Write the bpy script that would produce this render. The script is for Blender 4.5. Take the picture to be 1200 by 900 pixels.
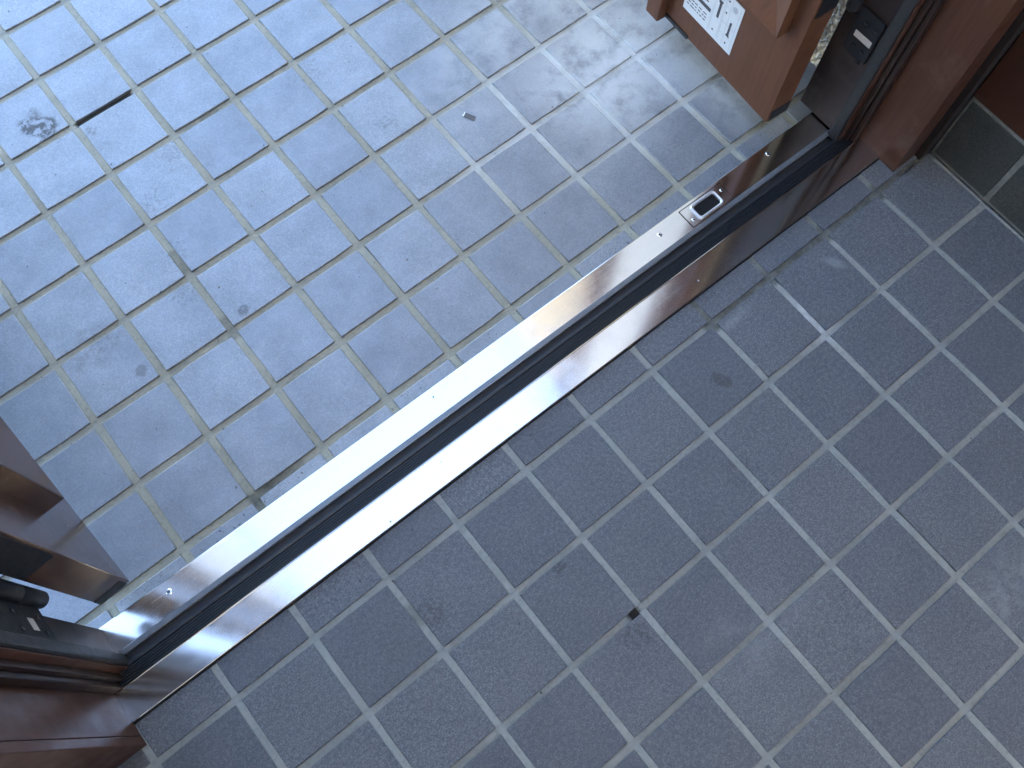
import bpy, bmesh, math, random
from mathutils import Vector, Matrix, noise

rnd = random.Random(7)
S = bpy.context.scene
COL = S.collection
for o in list(bpy.data.objects):
    bpy.data.objects.remove(o)

# ------------------------------------------------------------------ camera
cam = bpy.data.cameras.new('camera')
cam.sensor_width = 36.0
cam.lens = 1086.57 * 36.0 / 1200.0
cam.clip_start = 0.02
cam.clip_end = 2000
cam_o = bpy.data.objects.new('camera', cam)
COL.objects.link(cam_o)
R0 = Vector((0.7819, -0.6231, 0.0199)); R1 = Vector((-0.58, -0.7389, -0.343)); R2 = Vector((0.2284, 0.2566, -0.9391))
M = Matrix((R0, -R1, -R2)).transposed().to_4x4()
M.translation = Vector((-0.0392, -0.4168, 1.2772))
cam_o.matrix_world = M
S.camera = cam_o

# ------------------------------------------------------------------ sky, sun, exposure
SUN_EL = 50.0
w = bpy.data.worlds.new('World'); S.world = w; w.use_nodes = True
nt = w.node_tree
bg = nt.nodes['Background']
sky = nt.nodes.new('ShaderNodeTexSky'); sky.sky_type = 'NISHITA'; sky.sun_disc = False
sky.sun_elevation = math.radians(SUN_EL); sky.sun_rotation = math.pi
sky.air_density = 1.0; sky.dust_density = 0.6; sky.ozone_density = 1.4
nt.links.new(sky.outputs[0], bg.inputs[0]); bg.inputs[1].default_value = 0.12
sun = bpy.data.lights.new('sun', 'SUN'); sun.energy = 5.0; sun.angle = math.radians(0.5); sun.color = (1, .95, .87)
sun_o = bpy.data.objects.new('sun', sun); COL.objects.link(sun_o)
sun_o.rotation_euler = (math.radians(90 - SUN_EL), 0, 0); sun_o.location = (0, -4, 9)
S.view_settings.view_transform = 'Standard'; S.view_settings.look = 'None'
S.view_settings.gamma = 1.0; S.view_settings.use_curve_mapping = False
S.view_settings.exposure = 3.88
S.render.engine = 'CYCLES'

# ------------------------------------------------------------------ helpers
def link(o, parent=None):
    COL.objects.link(o)
    if parent is not None:
        o.parent = parent
    return o

def tag(o, label=None, cat=None, group=None, kind=None):
    if label: o['label'] = label
    if cat: o['category'] = cat
    if group: o['group'] = group
    if kind: o['kind'] = kind
    return o

def empty(name, loc, rz=0.0):
    o = bpy.data.objects.new(name, None); o.empty_display_size = 0.05
    o.location = loc; o.rotation_euler = (0, 0, rz)
    COL.objects.link(o)
    return o

def mk(name, verts, faces, mat, parent=None, smooth=False, loc=None):
    me = bpy.data.meshes.new(name)
    me.from_pydata([tuple(v) for v in verts], [], faces)
    me.update()
    if smooth:
        for p in me.polygons: p.use_smooth = True
    me.materials.append(mat)
    o = bpy.data.objects.new(name, me)
    if loc is not None: o.location = loc
    return link(o, parent)

def frombm(name, bm, mat, parent=None, smooth=False, loc=None):
    me = bpy.data.meshes.new(name)
    bmesh.ops.recalc_face_normals(bm, faces=bm.faces)
    bm.to_mesh(me); bm.free()
    if smooth:
        for p in me.polygons: p.use_smooth = True
    me.materials.append(mat)
    o = bpy.data.objects.new(name, me)
    if loc is not None: o.location = loc
    return link(o, parent)

def add_box(bm, x0, x1, y0, y1, z0, z1, bev=0.0, seg=2):
    r = bmesh.ops.create_cube(bm, size=1.0)
    vs = r['verts']
    for v in vs:
        v.co = Vector(((x0 + x1) / 2 + v.co.x * (x1 - x0), (y0 + y1) / 2 + v.co.y * (y1 - y0), (z0 + z1) / 2 + v.co.z * (z1 - z0)))
    if bev > 0:
        es = set()
        for v in vs:
            for e in v.link_edges: es.add(e)
        bmesh.ops.bevel(bm, geom=list(es), offset=bev, segments=seg, profile=0.6, affect='EDGES')

def boxo(name, b, mat, parent=None, bev=0.0, loc=None):
    bm = bmesh.new(); add_box(bm, *b, bev=bev)
    return frombm(name, bm, mat, parent, loc=loc)

def prof_x(name, prof, x0, x1, mat, parent=None, closed=True, smooth=False, nseg=1):
    """extrude a (y,z) profile along x"""
    n = len(prof); V = []; F = []
    for k in range(nseg + 1):
        x = x0 + (x1 - x0) * k / nseg
        V += [(x, y, z) for y, z in prof]
    m = n if closed else n - 1
    for k in range(nseg):
        for i in range(m):
            j = (i + 1) % n
            F.append((k * n + i, k * n + j, (k + 1) * n + j, (k + 1) * n + i))
    if closed:
        F.append(tuple(range(n - 1, -1, -1))); F.append(tuple(nseg * n + i for i in range(n)))
    o = mk(name, V, F, mat, parent, smooth)
    bm = bmesh.new(); bm.from_mesh(o.data); bmesh.ops.recalc_face_normals(bm, faces=bm.faces); bm.to_mesh(o.data); bm.free()
    return o

def lathe(bm, prof, cx, cy, n=20, axis='Z', cz=0.0):
    rings = []
    for r, z in prof:
        ring = []
        for k in range(n):
            a = 2 * math.pi * k / n
            ring.append(bm.verts.new((cx + r * math.cos(a), cy + r * math.sin(a), cz + z)))
        rings.append(ring)
    for a, b in zip(rings[:-1], rings[1:]):
        for k in range(n):
            bm.faces.new((a[k], a[(k + 1) % n], b[(k + 1) % n], b[k]))
    bm.faces.new(rings[0][::-1]); bm.faces.new(rings[-1])

_b = bmesh.new(); bmesh.ops.create_icosphere(_b, subdivisions=1, radius=1)
ICO_V = [v.co.copy() for v in _b.verts]; ICO_F = [tuple(v.index for v in f.verts) for f in _b.faces]; _b.free()
def stones(name, mats, mat, parent=None, smooth=False, loc=None):
    V = []; F = []
    for mt in mats:
        b0 = len(V)
        V += [tuple(mt @ v) for v in ICO_V]; F += [tuple(b0 + i for i in f) for f in ICO_F]
    return mk(name, V, F, mat, parent, smooth, loc)

# ------------------------------------------------------------------ materials
class Mat:
    def __init__(s, name):
        s.m = bpy.data.materials.new(name); s.m.use_nodes = True
        s.t = s.m.node_tree; s.b = s.t.nodes['Principled BSDF']
        s.pos = None
    def n(s, kind, **kw):
        nd = s.t.nodes.new('ShaderNode' + kind)
        for k, v in kw.items(): setattr(nd, k, v)
        return nd
    def l(s, a, b): s.t.links.new(a, b)
    def set(s, **kw):
        for k, v in kw.items():
            s.b.inputs[k.replace('_', ' ')].default_value = v
        return s
    def world(s):
        if s.pos is None: s.pos = s.n('NewGeometry').outputs['Position']
        return s.pos
    def mapping(s, vec, scale=(1, 1, 1), loc=(0, 0, 0)):
        m = s.n('Mapping'); s.l(vec, m.inputs[0]); m.inputs['Scale'].default_value = scale; m.inputs['Location'].default_value = loc
        return m.outputs[0]
    def noise(s, vec, scale, detail=4, rough=0.55, dist=0.0):
        key = (id(vec), scale, detail, rough, dist)
        if not hasattr(s, 'cache'): s.cache = {}
        if vec is s.pos and key in s.cache: return s.cache[key]
        nd = s.n('TexNoise'); s.l(vec, nd.inputs['Vector']); nd.inputs['Scale'].default_value = scale
        nd.inputs['Detail'].default_value = detail; nd.inputs['Roughness'].default_value = rough; nd.inputs['Distortion'].default_value = dist
        s.cache[key] = nd.outputs['Fac']
        return nd.outputs['Fac']
    def rng(s, v, a, b, c=0.0, d=1.0, smooth=False):
        nd = s.n('MapRange', interpolation_type='SMOOTHSTEP' if smooth else 'LINEAR'); s.l(v, nd.inputs[0])
        for i, q in enumerate((a, b, c, d)): nd.inputs[1 + i].default_value = q
        return nd.outputs[0]
    def math(s, op, a, b=None, clamp=False):
        nd = s.n('Math', operation=op, use_clamp=clamp)
        for i, q in enumerate((a, b)):
            if q is None: continue
            if isinstance(q, (int, float)): nd.inputs[i].default_value = q
            else: s.l(q, nd.inputs[i])
        return nd.outputs[0]
    def mix(s, f, a, b, mode='MIX'):
        nd = s.n('Mix', data_type='RGBA', blend_type=mode)
        if isinstance(f, (int, float)): nd.inputs[0].default_value = f
        else: s.l(f, nd.inputs[0])
        for i, q in ((6, a), (7, b)):
            if isinstance(q, tuple): nd.inputs[i].default_value = (*q, 1)
            else: s.l(q, nd.inputs[i])
        return nd.outputs[2]
    def bump(s, h, strength, dist, prev=None):
        nd = s.n('Bump'); s.l(h, nd.inputs['Height']); nd.inputs['Strength'].default_value = strength; nd.inputs['Distance'].default_value = dist
        if prev is not None: s.l(prev, nd.inputs['Normal'])
        return nd.outputs[0]
    def spot(s, cx, cy, rx, ry, ang, nsc, thr, soft=0.12, wob=0.35):
        """an irregular patch in world xy: 1 inside"""
        P = s.world()
        mp = s.n('Mapping', vector_type='TEXTURE'); s.l(P, mp.inputs[0])
        mp.inputs['Location'].default_value = (cx, cy, 0); mp.inputs['Rotation'].default_value = (0, 0, ang); mp.inputs['Scale'].default_value = (rx, ry, 1e6)
        ln = s.n('VectorMath', operation='LENGTH'); s.l(mp.outputs[0], ln.inputs[0])
        nsc = min((11, 22, 45, 80), key=lambda q: abs(math.log(q / nsc)))
        n1 = s.noise(P, nsc, 4, 0.62)
        d = s.math('ADD', ln.outputs['Value'], s.rng(n1, 0, 1, -wob * 2, wob * 2))
        body = s.rng(d, 1.0, 1.0 - soft * 4, 0, 1, True)
        n2 = s.noise(P, nsc * 2, 4, 0.62)
        return s.math('MULTIPLY', body, s.rng(n2, thr - soft, thr + soft, 0, 1, True))

def tile_material(name, base, stains, whites, glossy, spec, gk=1.0):
    M_ = Mat(name); P = M_.world()
    info = M_.n('ObjectInfo').outputs['Random']
    big = M_.noise(P, 9, 5, 0.6); mid = M_.noise(P, 60, 4, 0.6); fine = M_.noise(P, 900, 3, 0.7); grain = M_.noise(P, 430, 3, 0.9)
    c = M_.mix(M_.rng(big, .3, .7), tuple(x * .90 for x in base), tuple(x * 1.10 for x in base))
    c = M_.mix(M_.rng(mid, .35, .75, 0, .45), c, (base[0] * .86, base[1] * .87, base[2] * .90))
    c = M_.mix(M_.rng(M_.noise(P, 170, 4, .75), .42, .60, 0, .85 * gk), c, (base[0] * .55, base[1] * .56, base[2] * .58))
    # tile to tile difference
    tint = M_.n('ValToRGB'); M_.l(info, tint.inputs[0])
    tint.color_ramp.elements[0].color = (.84, .84, .86, 1); tint.color_ramp.elements[1].color = (1.14, 1.13, 1.10, 1)
    e = tint.color_ramp.elements.new(.5); e.color = (1.0, .99, 1.0, 1)
    c = M_.mix(1.0, c, tint.outputs[0], 'MULTIPLY')
    c = M_.mix(M_.rng(grain, .41, .59, .0, .95 * (.6 + .4 * gk)), c, (base[0] * .45, base[1] * .46, base[2] * .5))
    sp = M_.rng(fine, .62, .70, 0, .6)
    c = M_.mix(sp, c, (base[0] * 1.9, base[1] * 1.9, base[2] * 1.85))
    # worn pale film of dried mineral
    for (cx, cy, rx, ry, an, nsc, thr, k) in whites:
        m = M_.spot(cx, cy, rx, ry, an, nsc, thr, soft=.22, wob=.25)
        c = M_.mix(M_.math('MULTIPLY', m, k), c, (.46, .47, .45))
    dull = None
    for (cx, cy, rx, ry, an, nsc, thr, k) in stains:
        m = M_.math('MULTIPLY', M_.spot(cx, cy, rx, ry, an, nsc, thr, soft=.09, wob=.5), k)
        c = M_.mix(m, c, (.055, .05, .045))
        dull = m if dull is None else M_.math('MAXIMUM', dull, m)
    M_.l(c, M_.b.inputs['Base Color'])
    M_.l(M_.math('MULTIPLY', M_.rng(dull, 0, 1, spec, spec * .1), M_.math('MULTIPLY', M_.rng(grain, .3, .7, 1 + .15 * gk, 1 - .3 * gk), M_.math('ADD', M_.rng(M_.noise(P, 16, 5, .65), .32, .68, .74, 1.16), M_.rng(info, 0, 1, -.05, .05)))), M_.b.inputs['Specular IOR Level'])
    M_.l(M_.rng(big, .3, .7, glossy - .05, glossy + .06), M_.b.inputs['Roughness'])
    b = M_.bump(grain, .8 * gk, .0011)
    b = M_.bump(M_.noise(P, 170, 4, .75), .45 * gk, .0016, b)
    M_.l(b, M_.b.inputs['Normal'])
    return M_

OUT_STAINS = [(-.050, .790, .028, .045, .3, 40, .47, .9), (.012, .735, .012, .014, 0, 80, .5, .5), (-.004, .452, .040, .030, .5, 60, .56, .38),
              (-.028, .380, .030, .024, .2, 60, .55, .38), (-.147, .310, .013, .011, .3, 60, .35, .45), (.10, .62, .035, .03, .4, 60, .55, .3),
              (.41, .445, .03, .025, .4, 90, .58, .45), (-.18, .39, .06, .045, 0, 40, .5, .25), (.03, .30, .012, .01, 0, 90, .4, .55), (.36, .62, .05, .04, .5, 70, .56, .35),
              (.02, .55, .05, .03, .7, 60, .58, .35)]
OUT_WHITES = [(.80, .30, .28, .19, .5, 11, .43, .85), (.93, .15, .12, .20, .2, 14, .43, .8), (.65, .46, .30, .16, .3, 9, .5, .42), (.80, .52, .30, .12, 0, 10, .46, .45), (.70, .30, .09, .12, .5, 22, .5, .45)]
IN_STAINS = [(.519, -.256, .011, .022, .5, 60, .40, .55), (.447, -.374, .03, .03, 0, 70, .55, .4), (-.019, -.258, .020, .024, .4, 80, .5, .5), (.155, -.317, .012, .010, 0, 90, .45, .6),
             (.178, -.450, .022, .03, .4, 80, .52, .45), (.70, -.20, .05, .03, .2, 50, .58, .3), (.56, -.62, .06, .05, 0, 40, .56, .25)]
IN_WHITES = [(.60, -.195, .05, .012, .1, 30, .45, .15), (.62, -.72, .10, .06, .3, 16, .55, .25), (.30, -.55, .16, .10, .3, 10, .58, .15), (.79, -.22, .012, .03, .6, 40, .4, .2)]
BASE = (.140, .147, .152)
m_tile_out = tile_material('porch_tile', BASE, OUT_STAINS, OUT_WHITES, .41, .85, .45)
m_tile_out.set(IOR=1.75)
m_tile_in = tile_material('hall_tile', BASE, IN_STAINS, IN_WHITES, .52, .4)

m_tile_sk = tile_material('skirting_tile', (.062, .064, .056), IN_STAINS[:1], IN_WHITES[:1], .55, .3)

def grout_material(name, ca, cb, whites):
    M_ = Mat(name); P = M_.world()
    n1 = M_.noise(P, 14, 5, .6); n2 = M_.noise(P, 160, 5, .7); n3 = M_.noise(P, 700, 3, .7)
    c = M_.mix(M_.rng(n1, .3, .7), ca, cb)
    c = M_.mix(M_.rng(n2, .5, .75, 0, .55), c, tuple(x * .55 for x in ca))
    c = M_.mix(M_.rng(n3, .6, .75, 0, .4), c, tuple(min(.6, x * 1.5) for x in cb))
    for (cx, cy, rx, ry, an, nsc, thr, k) in whites:
        m = M_.spot(cx, cy, rx, ry, an, nsc, thr, soft=.22, wob=.25)
        c = M_.mix(M_.math('MULTIPLY', m, k), c, (.56, .57, .55))
    at = M_.n('Attribute', attribute_name='dirt')
    dm = M_.math('MULTIPLY', at.outputs['Fac'], M_.rng(n2, .2, .55, .55, 1.0))
    c = M_.mix(dm, c, (.058, .058, .045))
    c = M_.mix(M_.rng(at.outputs['Fac'], .85, .98), c, (.016, .013, .011))
    M_.l(c, M_.b.inputs['Base Color'])
    M_.set(Roughness=.85, Specular_IOR_Level=.3)
    b = M_.bump(n2, .5, .0016); b = M_.bump(n3, .5, .0008, b)
    M_.l(b, M_.b.inputs['Normal'])
    return M_
m_grout_out = grout_material('porch_grout', (.225, .212, .160), (.29, .277, .215), [(.80, .30, .34, .30, .3, 12, .38, .75), (.55, .30, .25, .2, .3, 14, .42, .5)])
m_grout_in = grout_material('hall_grout', (.185, .190, .17), (.25, .255, .23), [(.70, -.26, .08, .08, 0, 30, .48, .5)])

def simple(name, col, rough, metal=0.0, spec=.5, nsc=None, var=.12, bump=0.0):
    M_ = Mat(name); M_.set(Roughness=rough, Metallic=metal, Specular_IOR_Level=spec)
    P = M_.world()
    f = M_.noise(P, nsc or 40, 4, .6)
    c = M_.mix(M_.rng(f, .3, .7), tuple(x * (1 - var) for x in col), tuple(min(1, x * (1 + var)) for x in col))
    M_.l(c, M_.b.inputs['Base Color'])
    r = M_.rng(M_.noise(P, 90, 5, .65), .3, .7, max(.02, rough - (.06 if rough > .4 else .015)), min(1, rough + (.08 if rough > .4 else .02))); M_.l(r, M_.b.inputs['Roughness'])
    if bump: M_.l(M_.bump(M_.noise(P, 500, 3, .6), bump, .0008), M_.b.inputs['Normal'])
    return M_

def steel(name, col, rough):
    M_ = Mat(name); P = M_.world()
    M_.set(Metallic=1.0, Roughness=rough, Anisotropic=.6)
    tx = M_.n('CombineXYZ'); tx.inputs[0].default_value = 1.0
    M_.l(tx.outputs[0], M_.b.inputs['Tangent'])
    br = M_.noise(M_.mapping(P, (2.5, 900, 900)), 1.0, 4, .7)
    br2 = M_.noise(M_.mapping(P, (9, 2600, 2600)), 1.0, 3, .7)
    sm = M_.noise(P, 26, 5, .65)
    c = M_.mix(M_.rng(br, .3, .7), tuple(x * .93 for x in col), col)
    M_.l(c, M_.b.inputs['Base Color'])
    r = M_.math('ADD', M_.rng(sm, .3, .75, rough - .01, rough + .03), M_.math('ADD', M_.rng(br, .3, .7, -.015, .02), M_.math('ADD', M_.rng(br2, .64, .74, 0, .16), M_.rng(M_.noise(P, 8, 5, .7), .52, .70, 0, .07))))
    M_.l(r, M_.b.inputs['Roughness'])
    return M_
m_steel = steel('brushed_steel', (.69, .645, .585), .10)
m_steel_cast = simple('cast_steel', (.55, .55, .56), .28, 1.0)
m_screw = simple('screw_steel', (.75, .75, .76), .22, 1.0)
m_rim = simple('satin_rim', (.62, .62, .64), .38, .85)
m_darkmetal = simple('dark_metal', (.05, .048, .045), .35, .7)
m_socket = simple('socket_steel', (.40, .35, .30), .5, .0)
m_black = simple('black_paint', (.012, .012, .014), .55, 0, .3, 60, .2)
m_rubber = simple('rubber', (.015, .016, .018), .40, 0, .38, 120, .2, .15)
m_rubber_soft = simple('gasket_rubber', (.018, .018, .019), .55, 0, .45, 120, .2, .1)
m_vinyl = simple('grey_vinyl', (.09, .094, .10), .25, 0, .8, 60, .12)
m_frost = simple('frosted_glass', (.78, .74, .68), .35, 0, .6, 30, .04)
m_paper = simple('paper', (.55, .56, .56), .6, 0, .3, 300, .03)
m_ink = simple('ink', (.06, .055, .06), .6, 0, .3, 200, .2)
m_ink_soft = simple('pale_ink', (.36, .37, .39), .6, 0, .3, 400, .25)
m_tagpaper = simple('label_paper', (.50, .46, .42), .55, 0, .3, 300, .05)
m_skgrout = simple('skirting_grout', (.13, .132, .12), .9, 0, .2, 60, .25)
m_gapblack = simple('gap_black', (.012, .011, .010), .9, 0, .2, 200, .3)  # near black, for the sealant, plate gap, screw crosses and specks

def wood(name, ca, cb, rough, axis_scale, coat=0.0, spec=.5):
    M_ = Mat(name); tc = M_.n('TexCoord').outputs['Object']
    g = M_.noise(M_.mapping(tc, axis_scale), 1.0, 6, .65, .4)
    g2 = M_.noise(M_.mapping(tc, tuple(x * 5 for x in axis_scale)), 1.0, 4, .7)
    c = M_.mix(M_.rng(g, .3, .7), ca, cb)
    c = M_.mix(M_.rng(g2, .45, .75, 0, .5), c, tuple(x * .5 for x in ca))
    c = M_.mix(M_.rng(M_.noise(M_.world(), 9, 5, .7), .55, .75, 0, .22), c, (.20, .17, .145))
    M_.l(c, M_.b.inputs['Base Color'])
    P = M_.world()
    M_.l(M_.rng(M_.noise(P, 30, 4, .6), .3, .7, rough - .04, rough + .08), M_.b.inputs['Roughness'])
    M_.set(Specular_IOR_Level=spec, Coat_Weight=coat, Coat_Roughness=.12)
    M_.l(M_.bump(g2, .12, .0006), M_.b.inputs['Normal'])
    return M_
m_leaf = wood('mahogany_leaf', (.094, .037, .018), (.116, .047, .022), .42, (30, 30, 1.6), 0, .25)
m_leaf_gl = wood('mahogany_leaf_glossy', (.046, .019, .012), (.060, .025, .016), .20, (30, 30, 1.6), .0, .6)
m_jamb = wood('mahogany_jamb', (.056, .023, .014), (.074, .031, .018), .40, (40, 40, 1.5), .0, .18)
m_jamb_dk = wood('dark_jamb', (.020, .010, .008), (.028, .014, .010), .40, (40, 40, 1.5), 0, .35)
m_panel = wood('wall_boards', (.034, .013, .008), (.050, .020, .011), .45, (20, 6, 1.0), 0, .15)
m_oak = wood('oak_boards', (.42, .29, .17), (.54, .39, .24), .45, (30, 1.5, 30))
m_plaster = simple('plaster', (.85, .80, .70), .9, 0, .2, 25, .06, .3)
m_wallin = simple('dark_wall', (.016, .010, .008), .8, 0, .3, 25, .15)
m_facade = simple('render_coat', (.34, .32, .28), .9, 0, .2, 30, .08, .4)
m_concrete = simple('concrete', (.26, .255, .24), .9, 0, .2, 12, .15, .5)
m_ground = simple('ground', (.44, .40, .34), .95, 0, .2, 2, .3, .4)
m_roof = simple('roof', (.08, .08, .085), .7, 0, .3, 8, .2)
m_pebble = simple('pebble', (.50, .46, .39), .6, 0, .4, 130, .45)
m_dash = Mat('pebble_dash')
_v = m_dash.n('TexVoronoi'); m_dash.l(m_dash.world(), _v.inputs['Vector']); _v.inputs['Scale'].default_value = 110
m_dash.l(m_dash.mix(m_dash.rng(m_dash.noise(m_dash.world(), 130, 3), .3, .7), (.52, .41, .28), (.84, .70, .52)), m_dash.b.inputs['Base Color'])
m_dash.l(m_dash.bump(_v.outputs['Distance'], 1.0, -.004), m_dash.b.inputs['Normal']); m_dash.set(Roughness=.85, Specular_IOR_Level=.3)
m_grit = simple('grit', (.10, .09, .08), .9, 0, .2, 80, .7)
m_scrap = simple('scrap_film', (.06, .07, .085), .15, 0, .6)
m_scrap_w = simple('scrap_edge', (.75, .77, .8), .2, 0, .6)

# ------------------------------------------------------------------ tile floors
OZ = -0.05                              # the porch lies 5 cm below the hall floor

def tile_mesh(name, poly, mat, seed, depth=.009, bev=.0011, seg=3):
    """poly: ccw corners (x,y) round the origin, top at z=0; slightly uneven edges, eased arris"""
    r = random.Random(seed)
    pts = []
    n = len(poly)
    nrm = []
    for i in range(n):
        a = Vector(poly[i]); b = Vector(poly[(i + 1) % n]); d = (b - a); L = d.length; d.normalize(); nn = Vector((d.y, -d.x))
        for k in range(seg):
            t = k / seg
            q = a + (b - a) * t
            if k == 0:
                pr = Vector(poly[i - 1]); d0 = (a - pr).normalized(); n0 = Vector((d0.y, -d0.x))
                m = (nn + n0).normalized()
                q = q - m * .0009 + Vector((r.uniform(-.0003, .0003), r.uniform(-.0003, .0003)))
            else:
                m = nn
                q = q + nn * r.uniform(-.00035, .00025)
            pts.append(q); nrm.append(m)
    N = len(pts); V = []
    for off, z in ((0, -depth), (0, -bev * 1.1), (bev * .35, -bev * .35), (bev * 1.1, 0)):
        for q, m in zip(pts, nrm):
            p = q - m * off
            V.append((p.x, p.y, z + (r.uniform(-.00008, .00008) if z == 0 else 0)))
    F = []
    for k in range(3):
        for i in range(N):
            j = (i + 1) % N
            F.append((k * N + i, k * N + j, (k + 1) * N + j, (k + 1) * N + i))
    F.append(tuple(3 * N + i for i in range(N)))
    me = bpy.data.meshes.new(name); me.from_pydata(V, [], F); me.update(); me.materials.append(mat.m)
    return me

def clip(poly, keep, inter):
    out = []
    for i in range(len(poly)):
        a, b = poly[i], poly[(i + 1) % len(poly)]
        ka, kb = keep(a), keep(b)
        if ka: out.append(a)
        if ka != kb: out.append(inter(a, b))
    return out

def clip_axis(poly, ax, lim, sign):
    return clip(poly, lambda p: sign * (p[ax] - lim) >= 0,
                lambda a, b: tuple(a[k] + (b[k] - a[k]) * (lim - a[ax]) / (b[ax] - a[ax]) for k in (0, 1)))

class Floor:
    def __init__(s, name, ox, oy, z, px, py, yaw, i0, i1, j0, j1, gw, mat, gmat, limits, dirt, seed, dx, dy):
        s.c, s.s = math.cos(yaw), math.sin(yaw)
        s.ox, s.oy, s.z, s.px, s.py, s.yaw = ox, oy, z, px, py, yaw
        root = s.root = empty(name, (ox, oy, z)); tag(root, kind='structure')
        r = random.Random(seed)
        half = gw / 2
        protos = []
        hx, hy = px / 2 - half, py / 2 - half
        for k in range(7):
            protos.append(tile_mesh('tile', [(-hx, -hy), (hx, -hy), (hx, hy), (-hx, hy)], mat, seed * 10 + k))
        for j in range(j0, j1):
            for i in range(i0, i1):
                cx, cy = s.W(i + .5, j + .5)
                poly = [s.W(i + .5 + a * hx / px, j + .5 - b * hy / py) for a, b in ((-1, -1), (1, -1), (1, 1), (-1, 1))]
                cut = poly
                for ax, lim, sg in limits:
                    cut = clip_axis(cut, ax, lim, sg)
                    if len(cut) < 3: break
                if len(cut) < 3: continue
                A = abs(sum(cut[k][0] * cut[(k + 1) % len(cut)][1] - cut[(k + 1) % len(cut)][0] * cut[k][1] for k in range(len(cut))) / 2)
                if A < 2e-4: continue
                if cut == poly:
                    o = bpy.data.objects.new('tile', r.choice(protos))
                    o.rotation_euler = (r.gauss(0, .0012), r.gauss(0, .0012), yaw + r.gauss(0, .0025) + r.choice((0, math.pi)))
                    o.location = (cx - ox + r.gauss(0, .0005), cy - oy + r.gauss(0, .0005), r.gauss(0, .0003))
                else:
                    mx = sum(p[0] for p in cut) / len(cut); my = sum(p[1] for p in cut) / len(cut)
                    me = tile_mesh('tile', [(p[0] - mx, p[1] - my) for p in cut], mat, seed * 999 + i * 31 + j)
                    o = bpy.data.objects.new('tile', me)
                    o.location = (mx - ox, my - oy, r.gauss(0, .0003))
                link(o, root)
        # grout: runs along x are continuous, runs along y fill between them
        V = []; F = []; D = []
        def dirtv(u, v):
            d = 0.0
            for (u0, u1, v0, v1, k) in dirt:
                if u0 <= u <= u1 and v0 <= v <= v1: d = max(d, k)
            return d
        def strip(line, m, along, depth, end=0.0):
            base = len(V)
            prof = (-1.25, -.8, -.4, 0, .4, .8, 1.25)
            for k in range(m + 1):
                t = k / m
                u, v = line(t)
                d = dirtv(u, v)
                if .3 < d < .95: d = min(.84, d * (.95 + .45 * noise.noise(Vector((u * 7, v * 7, seed + 3)))))
                nz = noise.noise(Vector((u * 9 + seed, v * 9, along))) * .0005
                for q in prof:
                    uu = u + (0 if along else q * half / px); vv = v + (q * half / py if along else 0)
                    x, y = s.W(uu, vv)
                    n2 = noise.noise(Vector((x * 160, y * 160, seed))) * .00035 + noise.noise(Vector((x * 55, y * 55, seed))) * .0004
                    dp = depth + .0005 * (1 - q * q) + (.0035 * max(0, d - .8) * 5 if d > .8 else 0)
                    e = min(t, 1 - t) * m
                    if end and e < 3: dp = dp + (end - dp) * (1 - e / 3)
                    V.append((x - ox, y - oy, -dp + nz + n2 - (.0012 if abs(q) > 1 else 0)))
                    D.append(min(1, d))
            n = len(prof)
            for k in range(m):
                for q in range(n - 1):
                    a = base + k * n + q
                    F.append((a, a + 1, a + n + 1, a + n) if not along else (a, a + n, a + n + 1, a + 1))
        for j in range(j0, j1 + 1):
            L = (i1 - i0) * 20
            strip(lambda t, j=j: (i0 + (i1 - i0) * t, j), L, True, dx)
            for i in range(i0, i1 + 1):
                if j < j1:
                    e = half / py * .9
                    strip(lambda t, i=i, j=j: (i, j + e + (1 - 2 * e) * t), 16, False, dy, dx)
        me = bpy.data.meshes.new('grout'); me.from_pydata(V, [], F); me.update()
        at = me.attributes.new('dirt', 'FLOAT', 'POINT'); at.data.foreach_set('value', D)
        for p in me.polygons: p.use_smooth = True
        me.materials.append(gmat.m)
        bm = bmesh.new(); bm.from_mesh(me)
        for ax, lim, sg in limits:
            no = [0, 0, 0]; no[ax] = -sg; co = [0, 0, 0]; co[ax] = lim - (ox, oy)[ax]
            bmesh.ops.bisect_plane(bm, geom=bm.verts[:] + bm.edges[:] + bm.faces[:], plane_co=co, plane_no=no, clear_outer=True)
        for f in bm.faces:
            if f.normal.z < 0: f.normal_flip()
        bm.to_mesh(me); bm.free()
        g = bpy.data.objects.new('grout', me); link(g, root); tag(g, kind='stuff')
    def W(s, i, j):
        x = i * s.px; y = -j * s.py
        return (s.ox + x * s.c - y * s.s, s.oy + x * s.s + y * s.c)

porch = Floor('porch_floor', -.0075, .761, OZ, .12, .1198, .0098, -9, 9, -8, 7, .0115, m_tile_out, m_grout_out,
              [(1, -.012, 1)], [(0.05, .95, -.1, .1, .955), (-1.02, -.42, 5.9, 6.1, .75), (-1.06, -.94, 5.95, 6.3, .75), (-.42, -.3, 5.9, 6.1, .4), (1.45, 1.7, .9, 1.1, .5), (-.05, .05, 2.55, 2.9, .5), (-.06, .06, 3.75, 4.05, .4), (-.05, .05, 4.0, 4.12, .5)], 3, .0033, .0012)
hall = Floor('hall_floor', .0836, -.1836, 0.0, .12167, .12238, .0121, -5, 8, -1, 16, .0095, m_tile_in, m_grout_in,
             [(1, -.1318, -1), (0, -.4775, 1), (0, 1.0585, -1)],
             [(3.85, 8.1, -.1, .1, .84), (3.9, 4.1, -.6, .14, .84), (4.9, 5.1, -.6, .1, .6), (5.9, 6.1, -.6, .1, .7), (6.9, 7.1, -.6, .1, .35), (-.0, .8, -.1, .1, .25), (-.95, -.5, .2, .8, .0), (-1.05, -.95, .35, .65, .55), (.82, .96, 1.9, 2.1, .965), (6.93, 7.07, 3.2, 3.3, .8)], 5, .0026, .0009)
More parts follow.
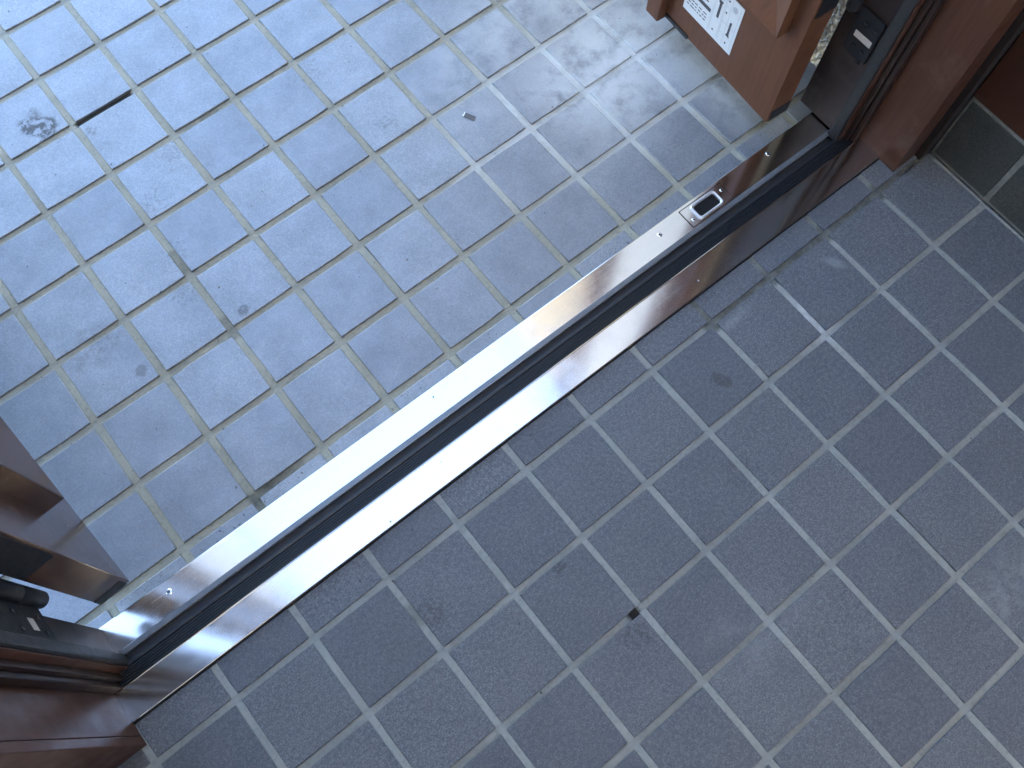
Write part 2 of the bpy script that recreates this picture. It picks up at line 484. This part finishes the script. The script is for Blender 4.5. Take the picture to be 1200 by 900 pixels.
boxo('hall_slab', (-.6, 1.2, -2.2, -.14, -.25, -.0105), m_concrete.m, hall.root, loc=(-.0836, .1836, 0))
boxo('porch_slab', (-1.10, 1.072, -.02, 1.73, -.30, -.0620), m_concrete.m, porch.root, loc=(.0075, -.761, .05))

# ------------------------------------------------------------------ ground round the house
g = mk('ground', [(-600, -600, -.075), (600, -600, -.075), (600, 600, -.075), (-600, 600, -.075)], [(0, 1, 2, 3)], m_ground.m)
tag(g, kind='structure')
g = boxo('path', (-1.1, 1.3, 1.735, 9.0, -.3, -.0605), m_concrete.m); tag(g, kind='structure')
# pebble-dashed wing wall right of the porch
PX = 1.074
ww = empty('porch_wall', (PX + .07, .6, OZ)); tag(ww, 'pale pebble dashed porch wall showing in the hinge gap behind narrow leaf', 'wall')
lw = (-PX - .07, -.6, -OZ)
boxo('wall_body', (PX, PX + .14, -.003, 1.22, -.30, 2.62), m_dash.m, ww, bev=.004, loc=lw)
boxo('coping', (PX - .03, PX + .17, -.003, 1.25, 2.621, 2.68), m_concrete.m, ww, bev=.006, loc=lw)
ms = []
for k in range(3200):
    y = rnd.uniform(.0, .34); z = rnd.uniform(-.055, .62)
    rr = rnd.uniform(.0022, .0048)
    mt = Matrix.Translation((PX + rnd.uniform(-.0005, .001), y, z)) @ Matrix.Rotation(rnd.uniform(0, 6), 4, 'X') @ Matrix.Diagonal((rr * rnd.uniform(.5, .8), rr * rnd.uniform(.8, 1.4), rr, 1))
    ms.append(mt)
pb = stones('pebble_dash', ms, m_pebble.m, ww, True, lw); tag(pb, kind='stuff')

# ------------------------------------------------------------------ walls, ceiling and roof
JL, JR = -.400, .983                     # broad faces of the two jambs
wf = empty('wall_front', (.29, -.1, 0)); tag(wf, kind='structure')
lw = (-.29, .1, 0)
boxo('wall_pier', (-4.5, JL - .052, -.1725, -.012, -.2, 2.62), m_wallin.m, wf, loc=lw)
boxo('wall_pier', (JR + .052, 5.2, -.1725, -.012, -.2, 2.62), m_wallin.m, wf, loc=lw)
boxo('lintel_wall', (-4.5, 5.2, -.1725, -.012, 2.621, 3.7), m_facade.m, wf, loc=lw)
boxo('facade_skin', (-4.5, JL - .060, -.0115, -.004, -.075, 3.7), m_facade.m, wf, loc=lw)
boxo('facade_skin', (JR + .060, 5.2, -.0115, -.004, -.075, 3.7), m_facade.m, wf, loc=lw)
wr = empty('wall_right', (1.06, -1.2, 0)); tag(wr, kind='structure')
lw = (-1.06, 1.2, 0)
SK = .138
boxo('wall_core', (1.072, 1.19, -2.2, -.173, -.2, 2.6), m_plaster.m, wr, loc=lw)
yb = -.174
while yb > -2.1:
    boxo('board', (1.0585, 1.0718, yb - .1465, yb, SK + .006, 2.6), m_panel.m, wr, bev=.0015, loc=lw)
    yb -= .148
# skirting tiles of the right wall
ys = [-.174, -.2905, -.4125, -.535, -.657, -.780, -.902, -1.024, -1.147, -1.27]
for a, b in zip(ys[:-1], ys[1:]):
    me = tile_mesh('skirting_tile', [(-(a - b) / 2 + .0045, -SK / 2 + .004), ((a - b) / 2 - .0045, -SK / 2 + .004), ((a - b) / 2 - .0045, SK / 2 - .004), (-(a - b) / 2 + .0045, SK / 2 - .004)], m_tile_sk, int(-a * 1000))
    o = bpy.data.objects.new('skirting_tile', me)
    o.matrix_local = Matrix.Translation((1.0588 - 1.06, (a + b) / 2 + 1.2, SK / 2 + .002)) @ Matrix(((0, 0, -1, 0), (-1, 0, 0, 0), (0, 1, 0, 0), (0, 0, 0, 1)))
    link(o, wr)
boxo('skirting_grout', (1.0605, 1.0717, -2.15, -.1745, .0005, SK + .005), m_skgrout.m, wr, loc=lw)
wl = boxo('wall_left', (-.62, -.4785, -2.2, -.173, -.2, 2.6), m_plaster.m); tag(wl, kind='structure')
SX0, SX1, SY0, SY1 = -.44, 1.02, -1.42, -.42                    # added light well, unseen behind the camera, to brighten the hall floor
WX0, WX1, WZ0, WZ1 = .02, 1.04, .60, 1.38                      # added low window, unseen behind the camera, sun through it fills the hall
wb = empty('wall_back', (.29, -2.27, 0)); tag(wb, kind='structure')
lw = (-.29, 2.27, 0)
for bx_ in ((-4.5, WX0, -2.35, -2.201, -.2, 3.7), (WX1, 5.2, -2.35, -2.201, -.2, 3.7), (WX0 - .02, WX1 + .02, -2.349, -2.202, -.199, WZ0), (WX0 - .02, WX1 + .02, -2.348, -2.203, WZ1, 3.699)):
    boxo('wall_panel', bx_, m_panel.m, wb, loc=lw)
for bx_ in ((WX0, WX0 + .04, -2.30, -2.25, WZ0, WZ1), (WX1 - .04, WX1, -2.30, -2.25, WZ0, WZ1), (WX0 + .041, WX1 - .041, -2.30, -2.25, WZ0, WZ0 + .03), (WX0 + .041, WX1 - .041, -2.30, -2.25, WZ1 - .03, WZ1)):
    boxo('fill_window_frame', bx_, m_jamb.m, wb, loc=lw)
ce = empty('ceiling', (.29, -1.2, 2.6)); tag(ce, kind='structure')
lw = (-.29, 1.2, -2.6)
for bx_ in ((-.62, SX0, -2.2, -.173, 2.601, 2.75), (SX1, 1.19, -2.2, -.173, 2.601, 2.75), (SX0 - .02, SX1 + .02, -2.199, SY0, 2.602, 2.749), (SX0 - .02, SX1 + .02, SY1, -.174, 2.603, 2.748)):
    boxo('ceiling_panel', bx_, m_plaster.m, ce, loc=lw)
for bx_ in ((SX0 - .05, SX0, SY0 - .05, SY1 + .05, 2.70, 3.93), (SX1, SX1 + .05, SY0 - .05, SY1 + .05, 2.70, 3.93), (SX0 - .02, SX1 + .02, SY0 - .049, SY0, 2.70, 3.929), (SX0 - .02, SX1 + .02, SY1, SY1 + .049, 2.70, 3.928)):
    boxo('fill_well_side', bx_, m_plaster.m, ce, loc=lw)
rf = empty('roof', (.29, -1.2, 3.7)); tag(rf, kind='structure')
for bx_ in ((-4.6, SX0 - .03, -2.45, .05, 3.701, 3.85), (SX1 + .03, 5.3, -2.45, .05, 3.701, 3.85), (SX0 - .06, SX1 + .06, -2.449, SY0 - .03, 3.702, 3.849), (SX0 - .06, SX1 + .06, SY1 + .03, .049, 3.703, 3.848)):
    boxo('roof_slab', bx_, m_roof.m, rf, loc=(-.29, 1.2, -3.7))
hs = empty('raised_hall_floor', (.29, -1.7, 0)); tag(hs, kind='structure')
xb = -.4775
while xb < 1.0:
    boxo('floorboard', (xb, min(xb + .0895, 1.0580), -2.199, -1.22, .14, .165), m_oak.m, hs, bev=.001, loc=(-.29, 1.7, 0)); xb += .09
boxo('step_riser', (-.4775, 1.058, -1.2195, -1.19, .001, .166), m_oak.m, hs, bev=.002, loc=(-.29, 1.7, 0))
for nm, x0, x1 in (('wall_gable_left', -4.5, -4.3), ('wall_gable_right', 5.0, 5.2)):
    q = boxo(nm, (x0, x1, -2.2, -.173, -.2, 3.7), m_facade.m); tag(q, kind='structure')

# ------------------------------------------------------------------ threshold
th = empty('door_threshold', (.29, -.065, 0))
tag(th, 'brushed steel door threshold with black ribbed rubber strip between tile floors', 'threshold')
LX = (-.29, .065, 0)
def sh(o):
    o.location = LX; return o
X0, X1 = -.405, .988
ZO, ZI = .003, .0048
HX0, HX1, HY0, HY1 = .6715, .7290, -.0385, -.0085    # cut-out for the strike box
YO, YM = -.0012, -.0420
bm = bmesh.new()
def quad(bm, p): bm.faces.new([bm.verts.new(q) for q in p])
# top of the outer plate, with the cut-out; then the eased nose, the riser and the back edge
xs = [X0, HX0, HX1, X1]; yy = [YM, HY0, HY1, YO]
grid = [[bm.verts.new((x, y, ZO)) for y in yy] for x in xs]
for a in range(3):
    for b in range(3):
        if a == 1 and b == 1: continue
        bm.faces.new((grid[a][b], grid[a + 1][b], grid[a + 1][b + 1], grid[a][b + 1]))
nose = [(YO, ZO), (-.0005, ZO - .0003), (-.0001, ZO - .0010), (0, ZO - .0022), (0, OZ - .02)]
prev = [grid[a][3] for a in range(4)]
for y, z in nose[1:]:
    cur = [bm.verts.new((x, y, z)) for x in xs]
    for a in range(3): bm.faces.new((prev[a], prev[a + 1], cur[a + 1], cur[a]))
    prev = cur
cur = [bm.verts.new((x, YM, ZO - .006)) for x in xs]
for a in range(3): bm.faces.new((grid[a + 1][0], grid[a][0], cur[a], cur[a + 1]))
sh(frombm('outer_plate', bm, m_steel.m, th))
inner = [(-.0850, -.010), (-.0850, ZI - .0004), (-.0854, ZI + .0004), (-.0862, ZI + .0005), (-.0872, ZI), (-.1290, ZI - .0003), (-.1298, ZI - .0008), (-.1302, ZI - .002), (-.1302, .0008), (-.1285, .0004), (-.1285, -.010)]
sh(prof_x('inner_plate', inner, X0, X1, m_steel.m, th))
sh(prof_x('joint_sealant', [(-.1292, -.004), (-.1292, .0012), (-.1318, .0004), (-.1330, -.0009), (-.1335, -.006)], X0, X1, m_gapblack.m, th))
sh(prof_x('vinyl_lip', [(-.0421, -.006), (-.0421, .0030), (-.0426, .0036), (-.0434, .0038), (-.0492, .0036), (-.0500, .0028), (-.0500, -.006)], X0, X1, m_vinyl.m, th))
sh(prof_x('groove_channel', [(-.0501, -.0115), (-.0501, -.0055), (-.0590, -.0055), (-.0590, -.0115)], X0, X1, m_rubber_soft.m, th))
ridge = [(-.0591, -.010), (-.0591, -.0020), (-.0598, .0006), (-.0612, .0016), (-.0632, .0016), (-.0648, .0010), (-.0655, -.0004), (-.0655, -.010)]
sh(prof_x('seal_ridge', ridge, X0, X1, m_rubber.m, th))
rib = [(-.0656, -.010)]
y = -.0656
for k in range(5):
    rib += [(y - .0009, -.0040), (y - .0010, .0001), (y - .0013, .0006), (y - .0028, .0006), (y - .0031, .0001), (y - .0032, -.0040)]
    y -= .0034
rib += [(y - .0004, -.0045), (-.0848, -.0045), (-.0848, -.010)]
sh(prof_x('ribbed_strip', rib, X0, X1, m_rubber.m, th))

# strike box in the outer plate
def rrect(cx, cy, hx, hy, r, n=6):
    out = []
    for (sx, sy, a0) in ((1, 1, 0), (-1, 1, 90), (-1, -1, 180), (1, -1, 270)):
        for k in range(n + 1):
            a = math.radians(a0 + 90 * k / n)
            out.append((cx + sx * (hx - r) + r * math.cos(a), cy + sy * (hy - r) + r * math.sin(a)))
    return out
def loft(bm, loops, cap=True):
    rings = [[bm.verts.new((x, y, z)) for x, y in L] for L, z in loops]
    for a, b in zip(rings[:-1], rings[1:]):
        n = len(a)
        for k in range(n): bm.faces.new((a[k], a[(k + 1) % n], b[(k + 1) % n], b[k]))
    if cap: bm.faces.new(rings[-1])
    return rings
scx, scy = .7003, -.0235
st = None
bm = bmesh.new()
pcx, pcy = .7005, -.0232
loft(bm, [(rrect(pcx, pcy, .0430, .0168, .0006), ZO + .0003), (rrect(pcx, pcy, .0428, .0166, .0006), ZO + .0009),
          (rrect(scx, scy, .0262, .0144, .0055), ZO + .0009), (rrect(scx, scy, .0257, .0139, .0054), ZO + .0024), (rrect(scx, scy, .0238, .0121, .0050), ZO + .0027),
          (rrect(scx, scy, .0217, .0104, .0042), ZO + .0012), (rrect(scx, scy, .0212, .0100, .0040), ZO - .006)], cap=False)
st = sh(frombm('strike_plate', bm, m_steel.m, th))
bm = bmesh.new()
loft(bm, [(rrect(scx, scy, .0264, .0146, .0056), ZO + .0008), (rrect(scx, scy, .0262, .0144, .0056), ZO + .0024), (rrect(scx, scy, .0256, .0138, .0054), ZO + .0038), (rrect(scx, scy, .0246, .0128, .0050), ZO + .0044),
          (rrect(scx, scy, .0234, .0118, .0046), ZO + .0042), (rrect(scx, scy, .0222, .0107, .0042), ZO + .0032), (rrect(scx, scy, .0215, .0102, .0040), ZO + .0010), (rrect(scx, scy, .0213, .0101, .0040), ZO - .004)], cap=False)
frombm('box_rim', bm, m_rim.m, st, smooth=True)
bm = bmesh.new()
loft(bm, [(rrect(scx, scy, .0214, .0102, .0040), ZO - .0015), (rrect(scx, scy, .0208, .0097, .0038), ZO - .010)])
cup = frombm('bolt_socket', bm, m_socket.m, st)
boxo('socket_spring', (.7015, .7085, -.0330, -.0255, ZO - .0105, ZO - .001), m_steel_cast.m, st, bev=.002)
boxo('socket_tongue', (.6900, .6960, -.0330, -.0290, ZO - .0105, ZO), m_screw.m, st, bev=.0015)
bm = bmesh.new(); loft(bm, [(rrect(pcx - .0003, pcy + .0003, .0440, .0178, .0004), ZO + .0002)], cap=True)
sh(frombm('plate_gap', bm, m_gapblack.m, th))

def screw(parent, x, y, z, r=.0040, rot=.4, loc=LX):
    bm = bmesh.new(); lathe(bm, [(r, 0), (r, .0003), (r * .86, .0008), (r * .45, .0010), (r * .42, .0009)], 0, 0, 20)
    o = frombm('screw', bm, m_screw.m, parent, loc=(x + loc[0], y + loc[1], z + loc[2]))
    o.rotation_euler = (0, 0, rot)
    bm = bmesh.new(); L = r * .55; t = r * .15
    add_box(bm, -L, L, -t, t, .0007, .00108); add_box(bm, -t, t, -L, L, .0007, .00112)
    frombm('screw_recess', bm, m_gapblack.m, o)
    return o
screw(th, -.2766, -.0165, ZO, rot=.2); screw(th, .6065, -.0172, ZO, rot=.9); screw(th, .8445, -.0146, ZO, rot=.5)
screw(th, .6660, -.0300, ZO + .0009, .0029, .3); screw(th, .7372, -.0180, ZO + .0009, .0029, .8)
# small nicks and drops on the plates
for (x, y, r) in ((.1682, -.0137, .0014), (.236, -.1215, .0016), (.118, -.0985, .0009), (.213, -.1120, .0007), (.600, -.1135, .0012), (.012, -.1240, .0012)):
    bm = bmesh.new(); lathe(bm, [(r, 0), (r * .8, r * .35), (r * .3, r * .5)], 0, 0, 10)
    frombm('speck', bm, m_gapblack.m if r < .0015 and x < .5 else m_screw.m, th, smooth=True, loc=(x + LX[0], y + LX[1], (ZO if y > -.05 else ZI) - .0001))

# ------------------------------------------------------------------ door frame
fr = empty('door_frame', (.29, -.08, 0))
tag(fr, 'dark mahogany door frame with black gasket and jambs at both ends of the threshold', 'door frame')
FX = (-.29, .08, 0)
def fbox(name, b, mat, bev=0.0): return boxo(name, b, mat, fr, bev, FX)
HT = 2.30
for s, xb in ((1, JL), (-1, JR)):
    def rng2(a, b): return (min(xb + s * a, xb + s * b), max(xb + s * a, xb + s * b))
    # offsets toward the opening from the broad face; negative goes into the wall
    x0, x1 = rng2(-.050, .0265); fbox('jamb_outer', (x0, x1, -.0460, -.0015 if s > 0 else .0270, OZ - .02 if s > 0 else .006, HT), m_jamb_dk.m, .0012)
    x0, x1 = rng2(-.04, .0350); fbox('gasket', (x0, x1, -.0640, -.0462, ZO - .004, HT), m_rubber_soft.m, .003)
    x0, x1 = rng2(-.04, .0300); fbox('stop_edge', (x0, x1, -.0668, -.0642, ZO - .004, HT), m_jamb.m, .0008)
    x0, x1 = rng2(-.04, .0180); fbox('stop_bead', (x0, x1, -.0760, -.0670, ZI - .004, HT), m_jamb_dk.m, .0012)
    x0, x1 = rng2(-.04, .0120); fbox('stop_strip', (x0, x1, -.0850, -.0762, ZI - .004, HT), m_jamb_dk.m, .002)
    x0, x1 = rng2(-.050, 0); fbox('jamb_board', (x0, x1, -.1492 if s > 0 else -.1625, -.0852, -.004, HT), m_jamb.m, .0008)
    if s > 0:
        x0, x1 = rng2(-.050, 0); fbox('jamb_edge', (x0, x1, -.1630, -.1499, -.004, HT), m_jamb.m, .0012)
    x0, x1 = rng2(-.052, -.004); fbox('jamb_core', (x0, x1, -.1600, -.0020, -.004, HT), m_jamb_dk.m)
fbox('head', (JL - .05, JR + .05, -.163, -.002, HT, 2.62), m_jamb.m)

# hinges: jamb plate, knuckle, paper label
def hinge(xj, s, z0, z1, y0, y1, kx, ky, kz, lab, holes):
    h = fbox('hinge', (min(xj, xj + s * .004), max(xj, xj + s * .004), y0, y1, z0, z1), m_black.m, .0012)
    xf = xj + s * .0042
    lb = boxo('paper_label', (min(xf, xf + s * .0004), max(xf, xf + s * .0004), lab[0], lab[1], lab[2], lab[3]), m_tagpaper.m, h)
    bm = bmesh.new(); lathe(bm, [(.0085, kz), (.0105, kz + .003), (.0105, kz + .060), (.0102, kz + .0605), (.0102, kz + .0625), (.0105, kz + .063), (.0105, kz + .16)], kx, ky, 24)
    frombm('knuckle', bm, m_black.m, h, smooth=True)
    bm = bmesh.new()
    for (yy_, zz) in holes:
        for k in range(1):
            add_box(bm, min(xf, xf - s * .0002) - .0002, max(xf, xf - s * .0002) + .0002, yy_ - .0035, yy_ + .0035, zz - .0035, zz + .0035, .0015)
    frombm('hinge_screw', bm, m_darkmetal.m, h)
hinge(JL + .0265, 1, .182, .330, -.043, .006, -.3655, .0135, .172, (-.033, -.0165, .2170, .2315), [(-.012, .20), (-.034, .20), (-.012, .26), (-.034, .26)])
hinge(JR - .0265, -1, .163, .244, -.041, .003, .9470, .0140, .236, (-.0362, -.0046, .1945, .2060), [(-.012, .178), (-.028, .178), (-.014, .224), (-.031, .224)])
bm = bmesh.new(); add_box(bm, JR - .0275, JR - .0264, -.032, -.025, .152, .160, .0004); frombm('frame_plug', bm, m_black.m, fr, loc=FX)

# ------------------------------------------------------------------ door leaves
def leaf(name, label, loc, yaw, s, W, mat, mould, HTL=2.27):
    """local frame: y runs out along the leaf, the face is x=0 and the body lies on the side -s"""
    r = empty(name, loc, yaw); tag(r, label, 'door', 'door leaves standing open')
    def b(nm, x0, x1, y0, y1, z0, z1, m, bev=0.0, par=None):
        return boxo(nm, (min(x0 * s, x1 * s), max(x0 * s, x1 * s), y0, y1, z0, z1), m, par or r, bev)
    b('panel', 0, -.046, 0, W, 0, HTL, mat, .0012)
    y0, y1, z0, z1, wy, wz, h = mould
    outer = [(y0, z0), (y1, z0), (y1, z1), (y0, z1)]
    inn = [(y0 + wy, z0 + wz), (y1 - wy, z0 + wz), (y1 - wy, z1 - wz), (y0 + wy, z1 - wz)]
    loops = [([(-.001, p) for p in outer]), ([(h - .0015, p) for p in outer]), None, None, None]
    def shrink(k): return [(o[0] + (i[0] - o[0]) * k, o[1] + (i[1] - o[1]) * k) for o, i in zip(outer, inn)]
    rings = [(0.0, outer), (h - .0012, outer), (h, shrink(.03)), (h * .42, shrink(.90)), (h * .40, shrink(.93)), (-.0005, shrink(1.0))]
    V = []; F = []
    for d, L in rings: V += [(d * s, y, z) for y, z in L]
    for k in range(len(rings) - 1):
        for i in range(4):
            j = (i + 1) % 4; F.append((k * 4 + i, k * 4 + j, (k + 1) * 4 + j, (k + 1) * 4 + i))
    o = mk('panel_moulding', V, F, mat, r)
    bm = bmesh.new(); bm.from_mesh(o.data); bmesh.ops.recalc_face_normals(bm, faces=bm.faces); bm.to_mesh(o.data); bm.free()
    b('glass_pane', .0015, .0035, y0 + wy * 1.02, y1 - wy * 1.02, z0 + wz * 1.02, z1 - wz * 1.02, m_frost.m)
    b('bottom_cap', -.004, -.0466, -.0010, .012, -.0020, .026, m_black.m, .003)
    return r, b
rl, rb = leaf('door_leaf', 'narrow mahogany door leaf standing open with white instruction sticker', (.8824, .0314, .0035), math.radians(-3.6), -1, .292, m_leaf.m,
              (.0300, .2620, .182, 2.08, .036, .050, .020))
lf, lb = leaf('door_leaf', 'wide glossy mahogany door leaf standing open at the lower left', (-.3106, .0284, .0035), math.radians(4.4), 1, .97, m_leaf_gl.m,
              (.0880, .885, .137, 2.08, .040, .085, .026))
# hinge plates let into the leaf edges
lb('edge_plate', -.004, -.044, -.0016, .001, .222, .36, m_black.m, .0006)
rb('edge_plate', -.004, -.044, -.0016, .001, .236, .36, m_black.m, .0006)
# meeting stile and bolt of the narrow leaf
rb('meeting_stile', .020, -.046, .2640, .2960, -.0040, 2.265, m_leaf.m, .003)
rb('bolt_guide', .0030, -.002, .2050, .2638, -.0012, .0060, m_darkmetal.m, .0012)
# instruction sticker
stk = rb('sticker', .0007, -.0002, .1125, .2325, .0510, .1525, m_paper.m)
V = []; F = []
def pr(poly, d=.00095):
    b0 = len(V)
    for y, z in poly: V.append((-d, y, z))
    F.append(tuple(range(b0, len(V))))
def bar(y0, y1, z0, z1): pr([(y0, z0), (y1, z0), (y1, z1), (y0, z1)])
bar(.1745, .2270, .0900, .0975)
for k, z in enumerate((.0672, .0735, .0800)):
    y = .2265
    while y > .182:
        wd = rnd.uniform(.003, .010)
        bar(max(.1795, y - wd), y, z - .0011, z + .0011); y -= wd + rnd.uniform(.0012, .004)
for k, z in enumerate((.106, .113, .120, .128)):
    y = .2265
    while y > .185:
        wd = rnd.uniform(.003, .009)
        bar(max(.181, y - wd), y, z - .0013, z + .0013); y -= wd + rnd.uniform(.0012, .003)
pr([(.1560, .0943), (.1612, .0943), (.1612, .1230), (.1640, .1250), (.1640, .1300), (.1540, .1300), (.1560, .1240)])
pr([(.1265, .1105), (.1310, .1085), (.1310, .0850), (.1335, .0800), (.1238, .0787), (.1265, .0860)])
for (y, z) in ((.1609, .0661), (.1285, .0652), (.1440, .1180), (.1440, .1420)): bar(y - .0016, y + .0016, z - .0018, z + .0018)
p = mk('print', V, F, m_ink.m, stk)
V = []; F = []
for y in (.1175, .1365, .1475, .1500, .1690, .1715): bar(y - .0003, y + .0003, .056, .148)
for z in (.0975, .1000, .0760, .1300): bar(.1180, .1470, z - .00025, z + .00025)
pr([(.1286 + .006 * math.cos(a * .5236), .1370 + .006 * math.sin(a * .5236)) for a in range(12)])
pr([(.1590 + .006 * math.cos(a * .5236), .1390 + .006 * math.sin(a * .5236)) for a in range(12)], .0009)
mk('pale_print', V, F, m_ink_soft.m, stk)

# ------------------------------------------------------------------ small litter
sc = empty('plastic_scrap', (.528, .3692, OZ + .0008)); sc.rotation_euler = (.04, .05, math.radians(-62))
tag(sc, 'small dark strip of plastic film lying on a porch tile', 'scrap')
boxo('film', (-.0105, .0105, -.0042, .0042, 0, .0009), m_scrap.m, sc, .0003)
boxo('bright_edge', (-.0108, -.0088, -.0043, .0043, .00095, .0013), m_scrap_w.m, sc)
ms = []
for k in range(560):
    out = rnd.random() < .72
    if out: x = rnd.uniform(-.3, .95); y = rnd.uniform(.03, 1.05); z = OZ
    else: x = rnd.uniform(-.3, 1.0); y = rnd.uniform(-.85, -.15); z = 0
    if k > 260:
        x = rnd.uniform(-.36, .95)
        if rnd.random() < .5: y = .012 + abs(rnd.gauss(0, .012)); z = OZ
        else: y = -.1325 - abs(rnd.gauss(0, .008)); z = 0
    rr = rnd.uniform(.0005, .0011) * (1.5 if rnd.random() < .1 else 1)
    mt = Matrix.Translation((x, y, z + rr * .5)) @ Matrix.Rotation(rnd.uniform(0, 6), 4, 'Z') @ Matrix.Diagonal((rr * rnd.uniform(.8, 1.8), rr, rr * .7, 1))
    ms.append(mt)
gr = stones('grit', ms, m_grit.m); tag(gr, 'fine dark grit scattered over the floor tiles', 'grit', kind='stuff')
